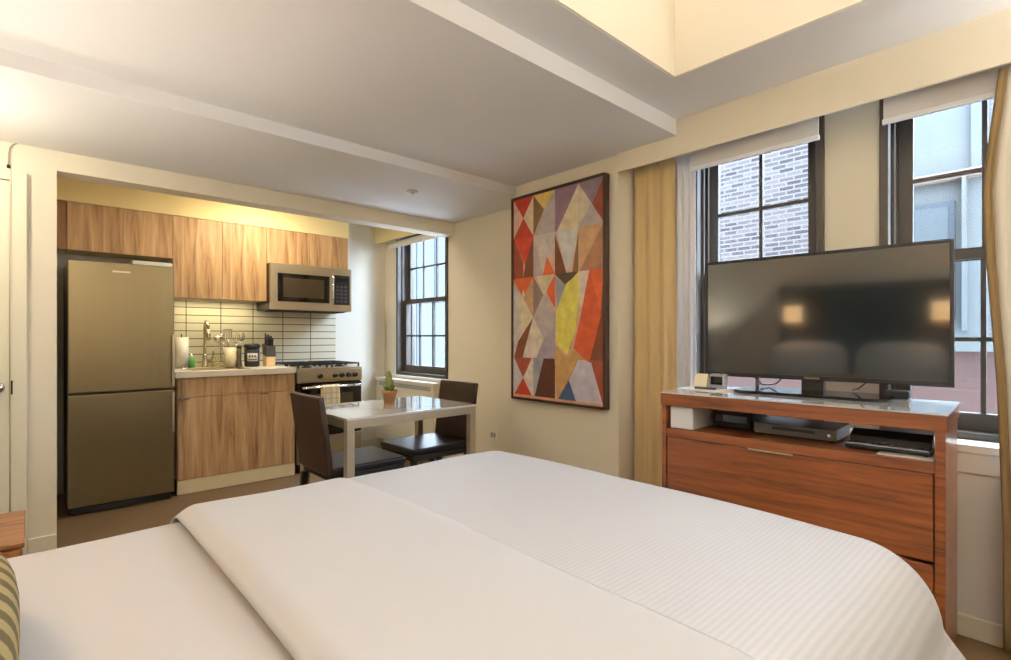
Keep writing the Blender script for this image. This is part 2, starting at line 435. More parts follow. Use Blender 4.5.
# roller shades
def shade(y0, y1, zb, label, xx=2.745):
    t = thing('roller_shade', label, 'window shade', (xx, (y0+y1)/2, zb))
    MB().box(xx, xx+.006, y0+.004, y1-.004, zb+.02, 2.30).build('shade_cloth', SHADE, t)
    MB().box(xx-.006, xx+.012, y0, y1, zb, zb+.022).build('bottom_bar', SHEER, t, .003)
    MB().tube([(xx+.035, y0+.02, 2.30), (xx+.035, y1-.02, 2.30)], .032, 16).build('roller_tube', LEDGE, t)
shade(.812, 1.455, 2.132, 'grey-white roller shade nearly rolled up over the left bedroom window beside the gold curtain')
shade(-.09, .567, 2.125, 'grey-white roller shade rolled up over the bedroom window at the right edge')
tk = thing('roller_shade', 'pale rolled-up shade over the kitchen window behind the dining table', 'window shade', (2.88, 4.5, 2.15))
MB().tube([(2.875, 4.08, 2.185), (2.875, 5.00, 2.185)], .032, 18).build('roller_tube', SHADE, tk)
MB().box(2.842, 2.846, 4.09, 4.98, 2.14, 2.185).build('bottom_bar', LEDGE, tk, .001)

# ---------------------------------------------------------------- curtains
def curtain(name, label, m_, y0, y1, x, amp, folds, z0, z1, edge=None, group=None, th=.004):
    def fn(u, v):
        z = z0+(z1-z0)*v
        ya = y0; yb = y1 if edge is None else edge(z)
        y = ya+(yb-ya)*u
        a = amp*(.65+.35*(1-v))
        return (x+a*math.sin(u*folds*2*PI+.5*math.sin(3*v))+.004*math.sin(u*9+v*5), y, z)
    o = MB().grid(fn, folds*14, 24).build(name, m_, solid=th)
    return tag(o, label, 'curtain', group)
curtain('curtain', 'floor-length gold curtain gathered between the painting and the left window', CURT, 1.60, 1.885, 2.825, .020, 3, .02, 2.30)
curtain('sheer_curtain', 'narrow pale sheer panel hanging beside the left bedroom window frame', SHEER, 1.475, 1.59, 2.83, .012, 3, .02, 2.26)
def redge(z):
    pts = [(0, .165), (.5, .168), (1.0, .183), (1.25, .198), (1.5, .214), (1.75, .222), (1.9, .212), (2.21, .177)]
    for (a, ya), (b, yb) in zip(pts, pts[1:]):
        if a <= z <= b: return ya+(yb-ya)*(z-a)/(b-a)
    return .18
curtain('curtain', 'linen curtain hanging at the right edge beside the dresser', LINEN, -.45, .18, 2.702, .016, 7, .03, 2.21, redge)
m = MB()
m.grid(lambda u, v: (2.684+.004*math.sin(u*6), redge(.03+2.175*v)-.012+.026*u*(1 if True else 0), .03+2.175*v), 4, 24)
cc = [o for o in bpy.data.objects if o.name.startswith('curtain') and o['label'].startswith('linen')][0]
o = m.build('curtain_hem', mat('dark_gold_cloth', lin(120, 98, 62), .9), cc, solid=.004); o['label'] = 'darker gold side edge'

# ================================================================= PAINTING
pt = thing('painting', 'tall abstract painting of coloured triangles in a thin dark frame', 'painting', (2.66, 2.39, .747))
PY0, PY1, PZ0, PZ1, PX = 1.965, 2.819, .747, 2.222, 2.63
m = MB(); fw = .016
m.box(PX, 2.678, PY0, PY0+fw, PZ0, PZ1).box(PX, 2.678, PY1-fw, PY1, PZ0, PZ1)
m.box(PX, 2.678, PY0+fw, PY1-fw, PZ0, PZ0+fw).box(PX, 2.678, PY0+fw, PY1-fw, PZ1-fw, PZ1)
m.build('picture_frame', mat('picture_frame_wood', lin(58, 34, 26), .4), pt, .002)
cols_ = {}
def pm(c):
    key = 'paint_%d_%d_%d' % c
    if key not in cols_:
        cols_[key] = mat(key, lin(*[min(255, int(q*1.06)) for q in c]), .55, var=.42, vscale=17, bump=.15, bscale=40)
    return cols_[key]
RED=(176,52,34); RBR=(140,66,44); CRM=(214,196,164); PNK=(200,168,146); OLV=(120,90,50); YLW=(212,184,104); LIL=(176,164,164); PUR=(134,106,124)
WGR=(196,186,180); BRN=(112,58,36); TAN=(190,150,110); ORG=(204,92,48); YEL=(222,200,92); BLG=(150,150,160); BLU=(60,84,122); DBR=(82,42,26); GOL=(186,146,92); PLI=(188,184,198); GBR=(132,112,100); DOL=(70,56,36)
polys = [
 (PNK,[(0,0),(8,0),(8,10),(0,10)]),
 (RED,[(0,0),(2,0),(1,1)]),(PNK,[(0,0),(1,1),(0,2)]),(CRM,[(2,0),(1,1),(2,2)]),
 (RED,[(1,1),(2,2),(0,2)]),((196,66,42),[(0.1,2),(2,2),(1.2,3.4)]),(RBR,[(0,2),(.1,2),(1.0,3.2),(1,4),(0,4)]),(BRN,[(2,2),(2,4),(1,4),(1.2,3.3)]),
 (OLV,[(2,0),(3,.8),(2,2)]),(YLW,[(2,0),(4,0),(3,.8)]),(LIL,[(4,0),(3,.8),(2.15,2),(4,2)]),
 (PUR,[(4,0),(6,0),(4.2,2),(4,2)]),(CRM,[(6,.1),(4.15,2),(6,2)]),((190,180,160),[(6,.1),(7,1.05),(6,2)]),((170,162,160),[(7,1.05),(8,2),(6,2)]),
 ((132,116,126),[(6,0),(8,0),(7.1,1.1)]),(RBR,[(8,0),(7.1,1.1),(8,2)]),
 (WGR,[(2.1,2),(4,2),(4,3),(3,4)]),(PNK,[(4,2.6),(4,4),(3.3,3.6)]),(BRN,[(4,2.1),(5,4),(4,4)]),
 ((198,196,194),[(4.15,2),(6,2),(5.6,3.4),(5,3.95)]),(OLV,[(6,2.2),(6,4),(5.5,4),(5.7,3.3)]),(TAN,[(6,2),(8,2),(6.1,4)]),((162,116,84),[(8,2),(8,4),(6.1,4)]),
 (ORG,[(3.3,3.1),(4,4),(2.9,4)]),(LIL,[(2,2.2),(2.95,4),(2,4)]),
 (ORG,[(0,4),(2,4),(1,5)]),(WGR,[(0,4.3),(1,5),(2,6),(0,8)]),(CRM,[(1,4.6),(2,6),(1,6.9),(.6,5.6)]),(TAN,[(1,5),(2,4),(2,6)]),
 (GBR,[(2,4),(3,5),(2,6)]),(CRM,[(2.3,4),(4,4),(3,5)]),(ORG,[(4,4),(3.25,4.8),(4,5.6)]),((176,164,162),[(3,4.9),(4,5.8),(4,6.5),(3,7.1),(2,6)]),
 (BLG,[(4,4.1),(5,4.6),(4.2,5.7)]),(DOL,[(4,4),(6,4),(5,4.6)]),((214,192,176),[(6,4),(6.9,4),(6.2,5.7),(6,5.2)]),
 (YEL,[(5,4.5),(6,4.1),(6.05,5.0),(5.8,6.6),(5.1,7.8),(4.1,7.3),(4.1,5.8)]),
 (BRN,[(8,4),(8,8),(6.9,8.1),(7.4,6)]),(ORG,[(6.9,4),(8,4),(7.75,6.0)]),((190,82,44),[(6.9,4),(7.8,6),(6.9,8.1),(5.6,7.5),(6.25,5.9)]),
 ((206,194,176),[(2,6),(3,7),(2.3,8),(.95,8)]),(BRN,[(2,6),(.95,8),(.1,8),(.5,7.2)]),((158,148,160),[(4,6.5),(3,7.1),(2.3,8),(4,8)]),
 (GOL,[(4.1,7.4),(5,7.9),(5.7,7.5),(6.6,8),(4,8)]),
 (RBR,[(.1,8),(1.8,8),(1,9)]),((186,186,186),[(0,8),(1,9),(0,10)]),((204,198,188),[(2,8),(1,9),(2,10)]),(RED,[(1,9),(2,10),(0,10)]),
 (BLG,[(2,8),(3,8),(2.1,10)]),(DBR,[(3,8),(4,8),(4,10),(2.1,10)]),(GOL,[(4,8),(6,8),(4.2,10)]),(BLU,[(5.2,9),(6,10),(4.2,10)]),
 (PLI,[(6,8),(7,8.1),(7.9,10),(5.9,10),(5.25,9)]),(RBR,[(7,8),(8,8),(8,10)]),
 ((200,150,120),[(0,9.86),(8,9.9),(8,10),(0,10)])]
cy0, cy1, cz0, cz1 = PY0+fw, PY1-fw, PZ0+fw, PZ1-fw
m = MB(); pal = [mat('canvas_cloth', lin(200, 180, 150), .9)]
m.box(2.642, 2.676, cy0+.001, cy1-.001, cz0+.001, cz1-.001)
for i, (c, P) in enumerate(polys):
    mm = pm(c)
    if mm not in pal: pal.append(mm)
    m.mi = pal.index(mm)
    m.prism([(cy1-(cy1-cy0)*u/8, cz1-(cz1-cz0)*v/10) for u, v in P], 'x', 2.6419-i*.00008, 2.6425)
m.mi = 0
m.build('canvas', pal, pt)

# ================================================================= BED
bed = thing('bed', 'double bed with dark headboard under white bedding', 'bed', (.55, 1.0, 0))
BX0, BX1, BY0, BY1 = -.50, 1.53, .24, 1.74
m = MB().box(BX0+.03, BX1-.03, BY0+.03, BY1-.03, .08, .36); m.build('bed_base', mat('bed_base_cloth', lin(70, 58, 46), .9), bed, .01)
MB().box(BX0+.01, BX1, BY0, BY1, .362, .632).build('mattress', BED, bed, .05)
MB().box(-.59, -.515, -.55, 1.60, .05, 1.70).build('headboard', HEADB, bed, .008)
for xx in (BX0+.08, BX1-.12):
    for yy in (BY0+.08, BY1-.12): MB().box(xx, xx+.05, yy, yy+.05, 0, .082).build('leg', BLACKM, bed)

def drape(name, m_, x0, x1, y0, y1, r, top, hem, s0, s1, t0, t1, nu, nv, th=.006, wr=.0, fn=None, fl=.2, parent=None):
    """cloth over a box: core x0..x1, y0..y1; cloth sheet s0..s1, t0..t1"""
    L = r*PI/2
    def f(u, v):
        s = s0+(s1-s0)*u; t = t0+(t1-t0)*v
        cx = min(max(s, x0), x1); cyy = min(max(t, y0), y1)
        if s < x0: cx = s
        dx, dy = s-cx, t-cyy; d_ = math.hypot(dx, dy)
        crown = .010*math.sin(PI*min(max((t-y0)/(y1-y0), 0), 1))
        z = top+crown+(fn(s, t) if fn else 0)
        if d_ < 1e-6: return (s, t, z)
        nx, ny = dx/d_, dy/d_
        # a cloth corner hangs in a fold; shorten it to the hem length
        dd = d_*max(abs(nx), abs(ny))**.6 if nx*ny != 0 else d_
        ang = math.atan2(ny, nx); wf = .016*math.sin(ang*13)*(1 if nx*ny != 0 else 0)
        if dd < L:
            a = dd/r; h = r*math.sin(a); dz = r*(1-math.cos(a))
        else:
            k = dd-L; h = r+k*fl+wf*min(1, k*5)+wr*math.sin((s*1.1-t)*16)*min(1, k*4); dz = r+k*.985
        zz = max(z-dz, hem+.004*math.sin(s*30+t*23))
        return (cx+nx*h, cyy+ny*h, zz)
    return MB().grid(f, nu, nv).build(name, m_, parent, solid=th)
def wrk(s, t):
    return .0022*math.sin(s*7+t*3+1.2)*math.sin(t*5.3-s*2)+.0012*math.sin(13*s-9*t)
o = drape('bed_sheet', BED, -.47, 1.35, .33, 1.69, .10, .673, .40, -.47, .85, .0, 1.98, 60, 90, .004, fn=lambda s, t: wrk(s, t))
tag(o, 'smooth white sheet across the pillow end of the bed', 'bed sheet')
def puff(s, t):
    e = min(1, max(0, (s-.312)/.035)); e = math.sin(e*PI/2)
    return .022*e-.022+wrk(s*1.3, t*.9)
cov = drape('coverlet', DAMASK, -.47, 1.455, .36, 1.66, .165, .712, .20, .312, 2.05, -.20, 2.20, 110, 130, .006, .006, puff, .62)
tag(cov, 'white striped coverlet draped over the foot of the bed', 'coverlet')
def puff2(s, t):
    e = min(1, max(0, (s-.302)/.05)); g = min(1, max(0, (.80-s)/.03))
    return .026*math.sin(e*PI/2)-.022+.006*math.sin(g*PI/2)-.006+wrk(s, t)+.002*math.sin(t*6)
o = drape('turned_down_fold', BED, -.47, 1.455, .36, 1.66, .168, .718, .34, .300, .80, -.02, 2.0, 44, 110, .006, 0, puff2, .64, parent=cov)
o['label'] = 'plain white turned-down band'

# pillows against the headboard
def pillow(name, label, m_, c, rx, ry, rz, tilt, group=None):
    mb = MB(); mb.ell((0, 0, 0), rx, ry, rz, 32, 18, .55)
    for v in mb.bm.verts:
        k = max(abs(v.co.y)/ry, abs(v.co.z)/rz); v.co.x *= (1-.62*k**3)
    o = mb.build(name, m_, local=True); o.location = c; o.rotation_euler = (0, tilt, 0)
    return tag(o, label, 'pillow', group)
pillow('pillow', 'white pillow leaning on the headboard at the near side of the bed', BED, (-.395, .62, .925), .075, .33, .235, -.22)
pillow('pillow', 'white pillow leaning on the headboard at the kitchen side of the bed', BED, (-.395, 1.33, .925), .075, .33, .235, -.22)
# striped bolster: long rounded cushion
mb = MB(); mb.ell((0, 0, 0), .135, .38, .092, 36, 24, .7)
o = mb.build('striped_pillow', PILST, local=True); o.location = (-.146, 1.0, .778); o.rotation_euler = (0, 0, 0)
tag(o, 'olive and tan striped bolster pillow lying at the left edge of the bed', 'pillow')

# headboard lamps (seen mirrored in the television)
def hlamp(y, label):
    t = thing('wall_lamp', label, 'lamp', (-.51, y, 1.42))
    MB().box(-.514, -.496, y-.05, y+.05, 1.37, 1.47).build('back_plate', CHROME, t, .003)
    MB().tube([(-.497, y, 1.42), (-.44, y, 1.42), (-.42, y, 1.42)], .008).build('arm', CHROME, t)
    mb = MB(); n = 24
    mb.lathe([(.075, -.075), (.078, -.075), (.078, .075), (.075, .075)], (-.33, y, 1.42), 24)
    # open ring: drop the end caps
    for f in [f for f in mb.bm.faces if len(f.verts) > 4]: mb.bm.faces.remove(f)
    mb.build('lamp_shade', BULBS, t)
    MB().tube([(-.42, y, 1.42), (-.408, y, 1.42)], .012).build('socket', CHROME, t)
hlamp(1.44, 'headboard wall lamp with drum shade at the nightstand side')
hlamp(.33, 'headboard wall lamp with drum shade at the window side')
t = thing('added_table_lamp', 'added drum-shaded table lamp, out of view on the nightstand by the bed', 'lamp', (-.31, 2.26, .602))  # added lamp, gives its shade to the extra nightstand light
MB().lathe([(.07, 0), (.07, .012), (.02, .03), (.045, .12), (.05, .2), (.02, .30), (.008, .32), (.008, .42)], (-.31, 2.26, .603), 24).build('lamp_base', TERRA, t)
mb = MB().lathe([(.15, .33), (.153, .33), (.128, .60), (.125, .60)], (-.31, 2.26, .603), 32)
for f in [f for f in mb.bm.faces if len(f.verts) > 4]: mb.bm.faces.remove(f)
mb.build('lamp_shade', SHADE, t)
# two uplight floor lamps added behind the camera to brighten the ceiling
for fx, lab in ((-.30, 'added uplight floor lamp in the corner beside the headboard'), (2.45, 'added uplight floor lamp in the corner by the window curtain')):
    fy = -.90 if fx < 0 else -.95
    t = thing('added_floor_lamp', lab, 'lamp', (fx, fy, 0))
    MB().lathe([(.14, 0), (.14, .02), (.02, .03)], (fx, fy, 0), 28).build('base', BLACKM, t)
    MB().tube([(fx, fy, .025), (fx, fy, 1.70)], .012, 12).build('pole', BLACKM, t)
    mb = MB().lathe([(.02, 1.70), (.12, 1.74), (.19, 1.80), (.20, 1.84), (.194, 1.84), (.184, 1.805), (.115, 1.75), (.0, 1.712)], (fx, fy, 0), 32)
    mb.build('lamp_bowl', CHROME, t)
# entry ceiling lamp
t = thing('ceiling_lamp', 'round glowing ceiling lamp in the entry by the door', 'lamp', (-.40, 3.3, 2.257))
MB().lathe([(.0, 0), (.10, 0), (.10, -.03), (.09, -.035), (0, -.035)], (-.40, 3.3, 2.257)).build('lamp_base', CHROME, t)
MB().lathe([(.09, -.035), (.125, -.06), (.13, -.09), (.10, -.13), (.05, -.15), (0, -.155)], (-.40, 3.3, 2.257)).build('lamp_shade', mat('globe_glass', (1, .95, .88, 1), .3, trans=1), t)
t = thing('ceiling_lamp', 'added round disc lamp, out of view inside the recessed ceiling tray', 'lamp', (.75, .15, 2.94))  # added unseen fixture for the tray fill light
MB().lathe([(0, 0), (.3, 0), (.3, .06), (0, .06)], (.75, .15, 2.94), 32).build('lamp_base', CHROME, t)
t = thing('kitchen_lamp', 'small square kitchen ceiling lamp behind the header', 'lamp', (1.45, 4.42, 2.43))
MB().box(1.27, 1.63, 4.17, 4.53, 2.428, 2.45).build('lamp_base', CHROME, t, .003)

# nightstand
ns = thing('nightstand', 'warm wooden nightstand on the far side of the bed by the door', 'nightstand', (-.26, 2.26, 0))
m = MB().box(-.50, -.020, 2.078, 2.448, .06, .585); m.build('body', NSW, ns, .004)
MB().box(-.505, -.013, 2.07, 2.454, .585, .602).build('top', NSW, ns, .003)
MB().box(-.47, -.05, 2.070, 2.079, .34, .565).build('drawer', NSW, ns, .002)
for xx in (-.49, -.07):
    for yy in (2.09, 2.40): MB().box(xx, xx+.04, yy, yy+.04, 0, .06).build('leg', BLACKM, ns)

# ================================================================= DRESSER + TV
DX0, DX1, DY0, DY1, DZ = 2.23, 2.69, .287, 1.292, .947
dr = thing('dresser', 'reddish wooden media dresser with open shelf under the television', 'dresser', (2.46, .81, 0))
MB().box(DX0, DX1, DY0, DY0+.028, .02, .888).build('side_panel', DRW, dr, .002)
MB().box(DX0, DX1, DY1-.020, DY1, .02, .888).build('side_panel', DRW, dr, .002)
MB().box(DX0-.004, DX1+.004, DY0-.006, DY1+.004, .888, .941).build('top', DRW, dr, .003)
g = MB().box(DX0-.006, DX1+.006, DY0-.008, DY1+.006, .9415, .947).build('glass_top', mat('glass_sheen_white', lin(206, 210, 216), .05, spec=.8, coat=.5), dr, .001)  # pale base colour stands for the white reflection on the glass
g['label'] = 'polished glass sheet with its white reflection painted in'
MB().box(DX0+.004, DX1-.02, DY0+.028, DY1-.020, .745, .782).build('shelf', DRW, dr, .002)
m = MB().box(DX0+.03, DX1-.02, DY0+.030, DY1-.022, .04, .745); m.build('carcass', DRW, dr)
MB().box(DX0+.003, DX0+.03, DY0+.028, DY1-.020, .02, .055).build('plinth', DRW, dr)
d1 = MB().box(DX0+.002, DX0+.028, DY0+.032, DY1-.024, .452, .742).build('drawer', DRW, dr, .003)
MB().box(DX0-.014, DX0-.006, .738, .907, .739, .7455).box(DX0-.014, DX0+.02, .738, .907, .7435, .7465).build('handle', mat('handle_steel', lin(215, 200, 170), .25, .9), d1, .0005)
d2 = MB().box(DX0+.002, DX0+.028, DY0+.032, DY1-.024, .06, .440).build('drawer', DRW, dr, .003)
MB().box(DX0-.014, DX0-.006, .738, .907, .437, .4435).box(DX0-.014, DX0+.02, .738, .907, .4415, .4445).build('handle', MATS['handle_steel'], d2, .0005)

# television
tv = thing('television', 'large flat black television standing on the dresser', 'television', (2.5875, .796, .9475), math.radians(3.84))
W2 = .485; zb, zt = .058, .630
m = MB().box(0, .012, -W2, -W2+.012, zb, zt).box(0, .012, W2-.012, W2, zb, zt).box(0, .012, -W2+.012, W2-.012, zt-.012, zt).box(0, .012, -W2+.012, W2-.012, zb, zb+.020)
m.build('bezel', BLACK, tv, .002, local=True)
MB().box(.0035, .008, -W2+.012, W2-.012, zb+.020, zt-.012).build('screen', mat('tv_screen', lin(26, 34, 39), .10, spec=1.0, coat=1), tv, local=True)
MB().box(.010, .04, -W2+.003, W2-.003, zb+.003, zt-.003).box(.04, .060, -.3, .3, zb+.05, zt-.12).build('back_housing', BLACK, tv, .004, local=True)
MB().box(.012, .035, -.045, .045, .010, zb+.08).build('stand_neck', BLACK, tv, .003, local=True)
MB().prism([(-.20, -.26), (-.20, .24), (-.17, .28), (.06, .28), (.06, -.30), (-.17, -.30)], 'z', .0006, .012).build('stand_base', DGLASS, tv, .002, local=True)
m = MB(); m.box(-.001, .001, -.03, .03, zb+.006, zb+.011); m.build('logo_badge', CHROME, tv, local=True)
m = MB()
m.tube([(.03, .27, .10), (.035, .25, .05), (.04, .22, .022), (.09, .20, .02)], .0035, 8)
m.tube([(.03, .15, .10), (.035, .13, .06), (.04, .16, .03), (.085, .2, .02)], .0035, 8)
m.build('power_cable', BLACK, tv, local=True)
m = MB(); m.tube([(.03, -.18, .10), (.035, -.2, .06), (.04, -.17, .03), (.085, -.14, .02)], .0035, 8)
m.build('signal_cable', BLACK, tv, local=True)

# things on the dresser top
TZ = .9475
o = MB().box(2.40, 2.52, 1.05, 1.30, TZ, TZ+.004).build('paper_folder', WHITE, bevel=.001)
tag(o, 'flat white paper folder lying on the left end of the dresser top', 'folder')
o = MB().prism([(2.545, TZ), (2.60, TZ), (2.575, TZ+.068), (2.570, TZ+.068)], 'y', 1.222, 1.288).build('tent_card', mat('cream_card', lin(232, 222, 190), .6))
tag(o, 'small cream tent card standing at the left end of the dresser', 'card')
ck = thing('desk_clock', 'small grey desk clock standing beside the tent card on the dresser', 'clock', (2.57, 1.175, TZ))
MB().box(2.555, 2.60, 1.135, 1.212, TZ, TZ+.07).build('clock_body', mat('clock_grey', lin(150, 150, 158), .4), ck, .008)
MB().box(2.5535, 2.5555, 1.145, 1.203, TZ+.018, TZ+.058).build('clock_face', DGLASS, ck, .001)
MB().lathe([(0, 0), (.008, 0), (.007, .006), (0, .007)], (2.578, 1.155, TZ+.0695), 12).build('button', BLACK, ck)
o = MB().box(2.600, 2.64, .448, .530, TZ, TZ+.035).build('power_adapter', BLACK, bevel=.006)
tag(o, 'black power adapter block standing behind the television at its right', 'adapter')
o = MB().box(2.43, 2.452, 1.13, 1.23, TZ+.004, TZ+.014).build('remote_control', mat('remote_grey', lin(70, 70, 74), .4), bevel=.003)
tag(o, 'slim grey remote lying on the white paper folder', 'remote')

# things on the open shelf
SZ = .782
o = thing('cable_box', 'flat black set-top box at the left on the open dresser shelf', 'set-top box', (2.50, 1.06, SZ))
MB().box(2.42, 2.62, .965, 1.135, SZ+.006, SZ+.088).build('case', BLACKM, o, .003)
MB().box(2.418, 2.4205, .98, 1.12, SZ+.03, SZ+.06).build('display', DGLASS, o)
for yy in (.985, 1.12): MB().lathe([(.01, 0), (.01, .0065)], (2.45, yy, SZ), 10).build('foot', BLACK, o)
o = MB().box(2.25, 2.50, 1.152, 1.262, SZ, SZ+.100).build('placeholder', mat('daylight_white', lin(226, 230, 236), .2), bevel=.006)  # added white block in place of daylight showing through the open back
tag(o, 'glossy white binder added for daylight at the left end of the open dresser shelf', 'placeholder')
o = thing('disc_player', 'flat grey disc player in the middle of the open dresser shelf', 'disc player', (2.48, .78, SZ))
MB().box(2.37, 2.60, .625, .935, SZ+.006, SZ+.052).build('case', mat('player_grey', lin(92, 90, 86), .35, .5), o, .003)
MB().box(2.368, 2.3705, .70, .86, SZ+.028, SZ+.040).build('disc_tray', BLACK, o)
MB().tube([(2.371, .65, SZ+.028), (2.364, .65, SZ+.028)], .006).build('button', CHROME, o)
for yy in (.65, .91): MB().lathe([(.01, 0), (.01, .0065)], (2.40, yy, SZ), 10).build('foot', BLACK, o)
o = MB().box(2.262, 2.47, .322, .478, SZ, SZ+.003).build('paper_sheet', WHITE)
tag(o, 'white paper sheet under the black docking keyboard on the shelf', 'paper')
o = thing('keyboard', 'black ribbed media keyboard at the right end of the open shelf', 'keyboard', (2.35, .46, SZ+.003))
MB().box(2.30, 2.44, .33, .585, SZ+.006, SZ+.020).build('case', BLACK, o, .004)
MB().prism([(2.36, SZ+.02), (2.45, SZ+.02), (2.45, SZ+.058), (2.42, SZ+.064), (2.37, SZ+.045)], 'y', .335, .58).build('upper_case', BLACK, o, .003)
for r_ in range(3):
    for k in range(10):
        xa = 2.306+r_*.017; ya = .338+k*.0242
        MB().box(xa, xa+.012, ya, ya+.019, SZ+.020, SZ+.026).build('key', mat('key_grey', lin(58, 58, 62), .3), o, .001)
MB().box(2.30, 2.304, .335, .58, SZ+.0215, SZ+.0245).build('trim_strip', CHROME, o)
for yy in (.345, .565): MB().box(2.31, 2.43, yy-.004, yy+.004, SZ+.003, SZ+.0065).build('foot', BLACK, o)

# the dresser and what lies on and in it stand turned 3 degrees from the wall
ca, sa = math.cos(math.radians(3)), math.sin(math.radians(3))
for o in [dr]+[o for o in bpy.data.objects if o.parent is None and 'category' in o and o.name.split('.')[0] in ('paper_folder', 'tent_card', 'desk_clock', 'remote_control', 'cable_box', 'disc_player', 'placeholder', 'paper_sheet', 'keyboard')]:
    x, y = o.location.x-2.23, o.location.y-.287
    o.location.x = 2.21+ca*x-sa*y; o.location.y = .285+sa*x+ca*y; o.rotation_euler = (0, 0, math.radians(3))

# ================================================================= KITCHEN
# refrigerator
fr = thing('refrigerator', 'tall stainless two-door refrigerator with freezer drawer below', 'refrigerator', (.485, 4.83, 0))
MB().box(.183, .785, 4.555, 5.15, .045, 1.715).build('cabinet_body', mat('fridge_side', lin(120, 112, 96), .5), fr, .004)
def fdoor(n, z0, z1): return MB().box(.181, .787, 4.50, 4.55, z0, z1).build(n, FRIDGE, fr, .006)
u_ = fdoor('upper_door', .822, 1.718); l_ = fdoor('lower_door', .055, .808)
def fh(p, z0, z1):
    MB().box(.768, .784, 4.466, 4.480, z0, z1).box(.770, .782, 4.478, 4.502, z0+.01, z0+.03).box(.770, .782, 4.478, 4.502, z1-.03, z1-.01).build('handle', STEEL, p, .003)
fh(u_, .84, 1.22); fh(l_, .50, .79)
MB().box(.20, .77, 4.53, 4.60, .004, .046).build('kick_grille', BLACKM, fr)
MB().box(.42, .52, 4.4992, 4.5005, 1.650, 1.662).build('badge', STEEL, u_)
for xx in (.20, .74): MB().lathe([(.02, 0), (.02, .006)], (xx+.01, 4.58, 0), 12).build('foot', BLACKM, fr)
o = MB().box(.54, .785, 4.56, 4.80, 1.7155, 1.75).build('serving_tray', WHITE, bevel=.004)
tag(o, 'flat white tray lying on top of the refrigerator', 'tray')

# upper cabinets
def upper(x0, x1, z0, n, label, filler=False):
    t = thing('upper_cabinet', label, 'kitchen cabinet', ((x0+x1)/2, 5.04, z0), group=None)
    MB().box(x0+.001, x1-.001, 4.912, 5.189, z0, 2.180).build('body', mat('cabinet_white', lin(225, 210, 175), .6), t)
    xs = [x0+(x1-x0)*i/n for i in range(n+1)]
    for a, b in zip(xs, xs[1:]):
        MB().box(a+.0015, b-.0015, 4.892, 4.911, z0, 2.179).build('door', CABW, t, .001)
    if filler: MB().box(.112, x0-.001, 4.90, 4.93, z0, 2.180).build('filler_panel', CABWD, t, .001)
upper(.193, .845, 1.832, 2, 'short two-door wooden wall cabinet above the refrigerator', True)
upper(.845, 1.204, 1.522, 1, 'tall wooden wall cabinet right next to the refrigerator')
upper(1.204, 1.565, 1.522, 1, 'tall wooden wall cabinet left of the microwave')
upper(1.565, 2.338, 1.865, 2, 'short two-door wooden wall cabinet above the microwave')
o = thing('cabinet_light', 'slim light strip under the tall wall cabinets over the sink', 'light', (1.2, 5.05, 1.51))
MB().box(.88, 1.52, 5.02, 5.08, 1.510, 1.5215).build('housing', LEDGE, o, .002)
MB().box(.89, 1.51, 5.085, 5.095, 1.512, 1.5215).build('lens', LEDGE, o, .001)

# microwave
mw = thing('microwave', 'stainless over-range microwave with black window', 'microwave', (1.94, 5.0, 1.44))
MB().box(1.568, 2.328, 4.83, 5.19, 1.446, 1.860).build('case', mat('mw_case', lin(70, 62, 50), .5, .3), mw, .003)
MB().box(1.567, 2.329, 4.795, 4.829, 1.446, 1.862).build('front_panel', STEEL, mw, .004)
dd = MB().box(1.625, 2.105, 4.789, 4.796, 1.520, 1.775).build('door_window', DGLASS, mw, .002)
MB().box(1.675, 2.050, 4.786, 4.790, 1.560, 1.735).build('inner_window', mat('mw_window', lin(60, 50, 36), .12, spec=.8), dd)
MB().box(2.150, 2.308, 4.789, 4.796, 1.510, 1.795).build('control_panel', BLACK, mw, .002)
m = MB()
for r_ in range(5):
    for c in range(3): m.box(2.168+c*.042, 2.196+c*.042, 4.7875, 4.7895, 1.535+r_*.035, 1.553+r_*.035)
m.build('keypad', mat('keypad_grey', lin(70, 70, 70), .4), mw)
MB().box(2.175, 2.285, 4.7875, 4.7895, 1.735, 1.768).build('display', DGLASS, mw)
m = MB(); m.tube([(2.128, 4.79, 1.545), (2.128, 4.765, 1.545), (2.128, 4.760, 1.57), (2.128, 4.760, 1.76), (2.128, 4.765, 1.785), (2.128, 4.79, 1.785)], .010, 12)
m.build('handle', CHROME, mw)
MB().box(1.62, 2.28, 4.84, 5.1, 1.437, 1.4465).build('underside_vent', BLACKM, mw)

# base cabinet with drawer row
bc = thing('base_cabinet', 'wooden sink base cabinet with white plinth beside the refrigerator', 'kitchen cabinet', (1.25, 4.88, 0))
MB().box(.818, 1.695, 4.59, 5.188, .11, .888).build('body', MATS['cabinet_white'], bc)
MB().box(.818, 1.695, 4.572, 4.60, .002, .108).build('plinth', mat('plinth_cream', lin(228, 216, 180), .5), bc, .002)
for (a, b, z0, z1, nm) in ((.820, 1.385, .742, .886, 'drawer_front'), (1.388, 1.693, .742, .886, 'drawer'), (.820, 1.385, .112, .738, 'door'), (1.388, 1.693, .112, .738, 'door')):
    p_ = MB().box(a, b, 4.570, 4.589, z0, z1).build(nm, CABW, bc, .001)
    if nm != 'drawer_front':
        MB().box(a+.02 if a < 1 else a+.02, a+.08, 4.562, 4.5705, z1-.012, z1-.006).build('handle', CHROME, p_)
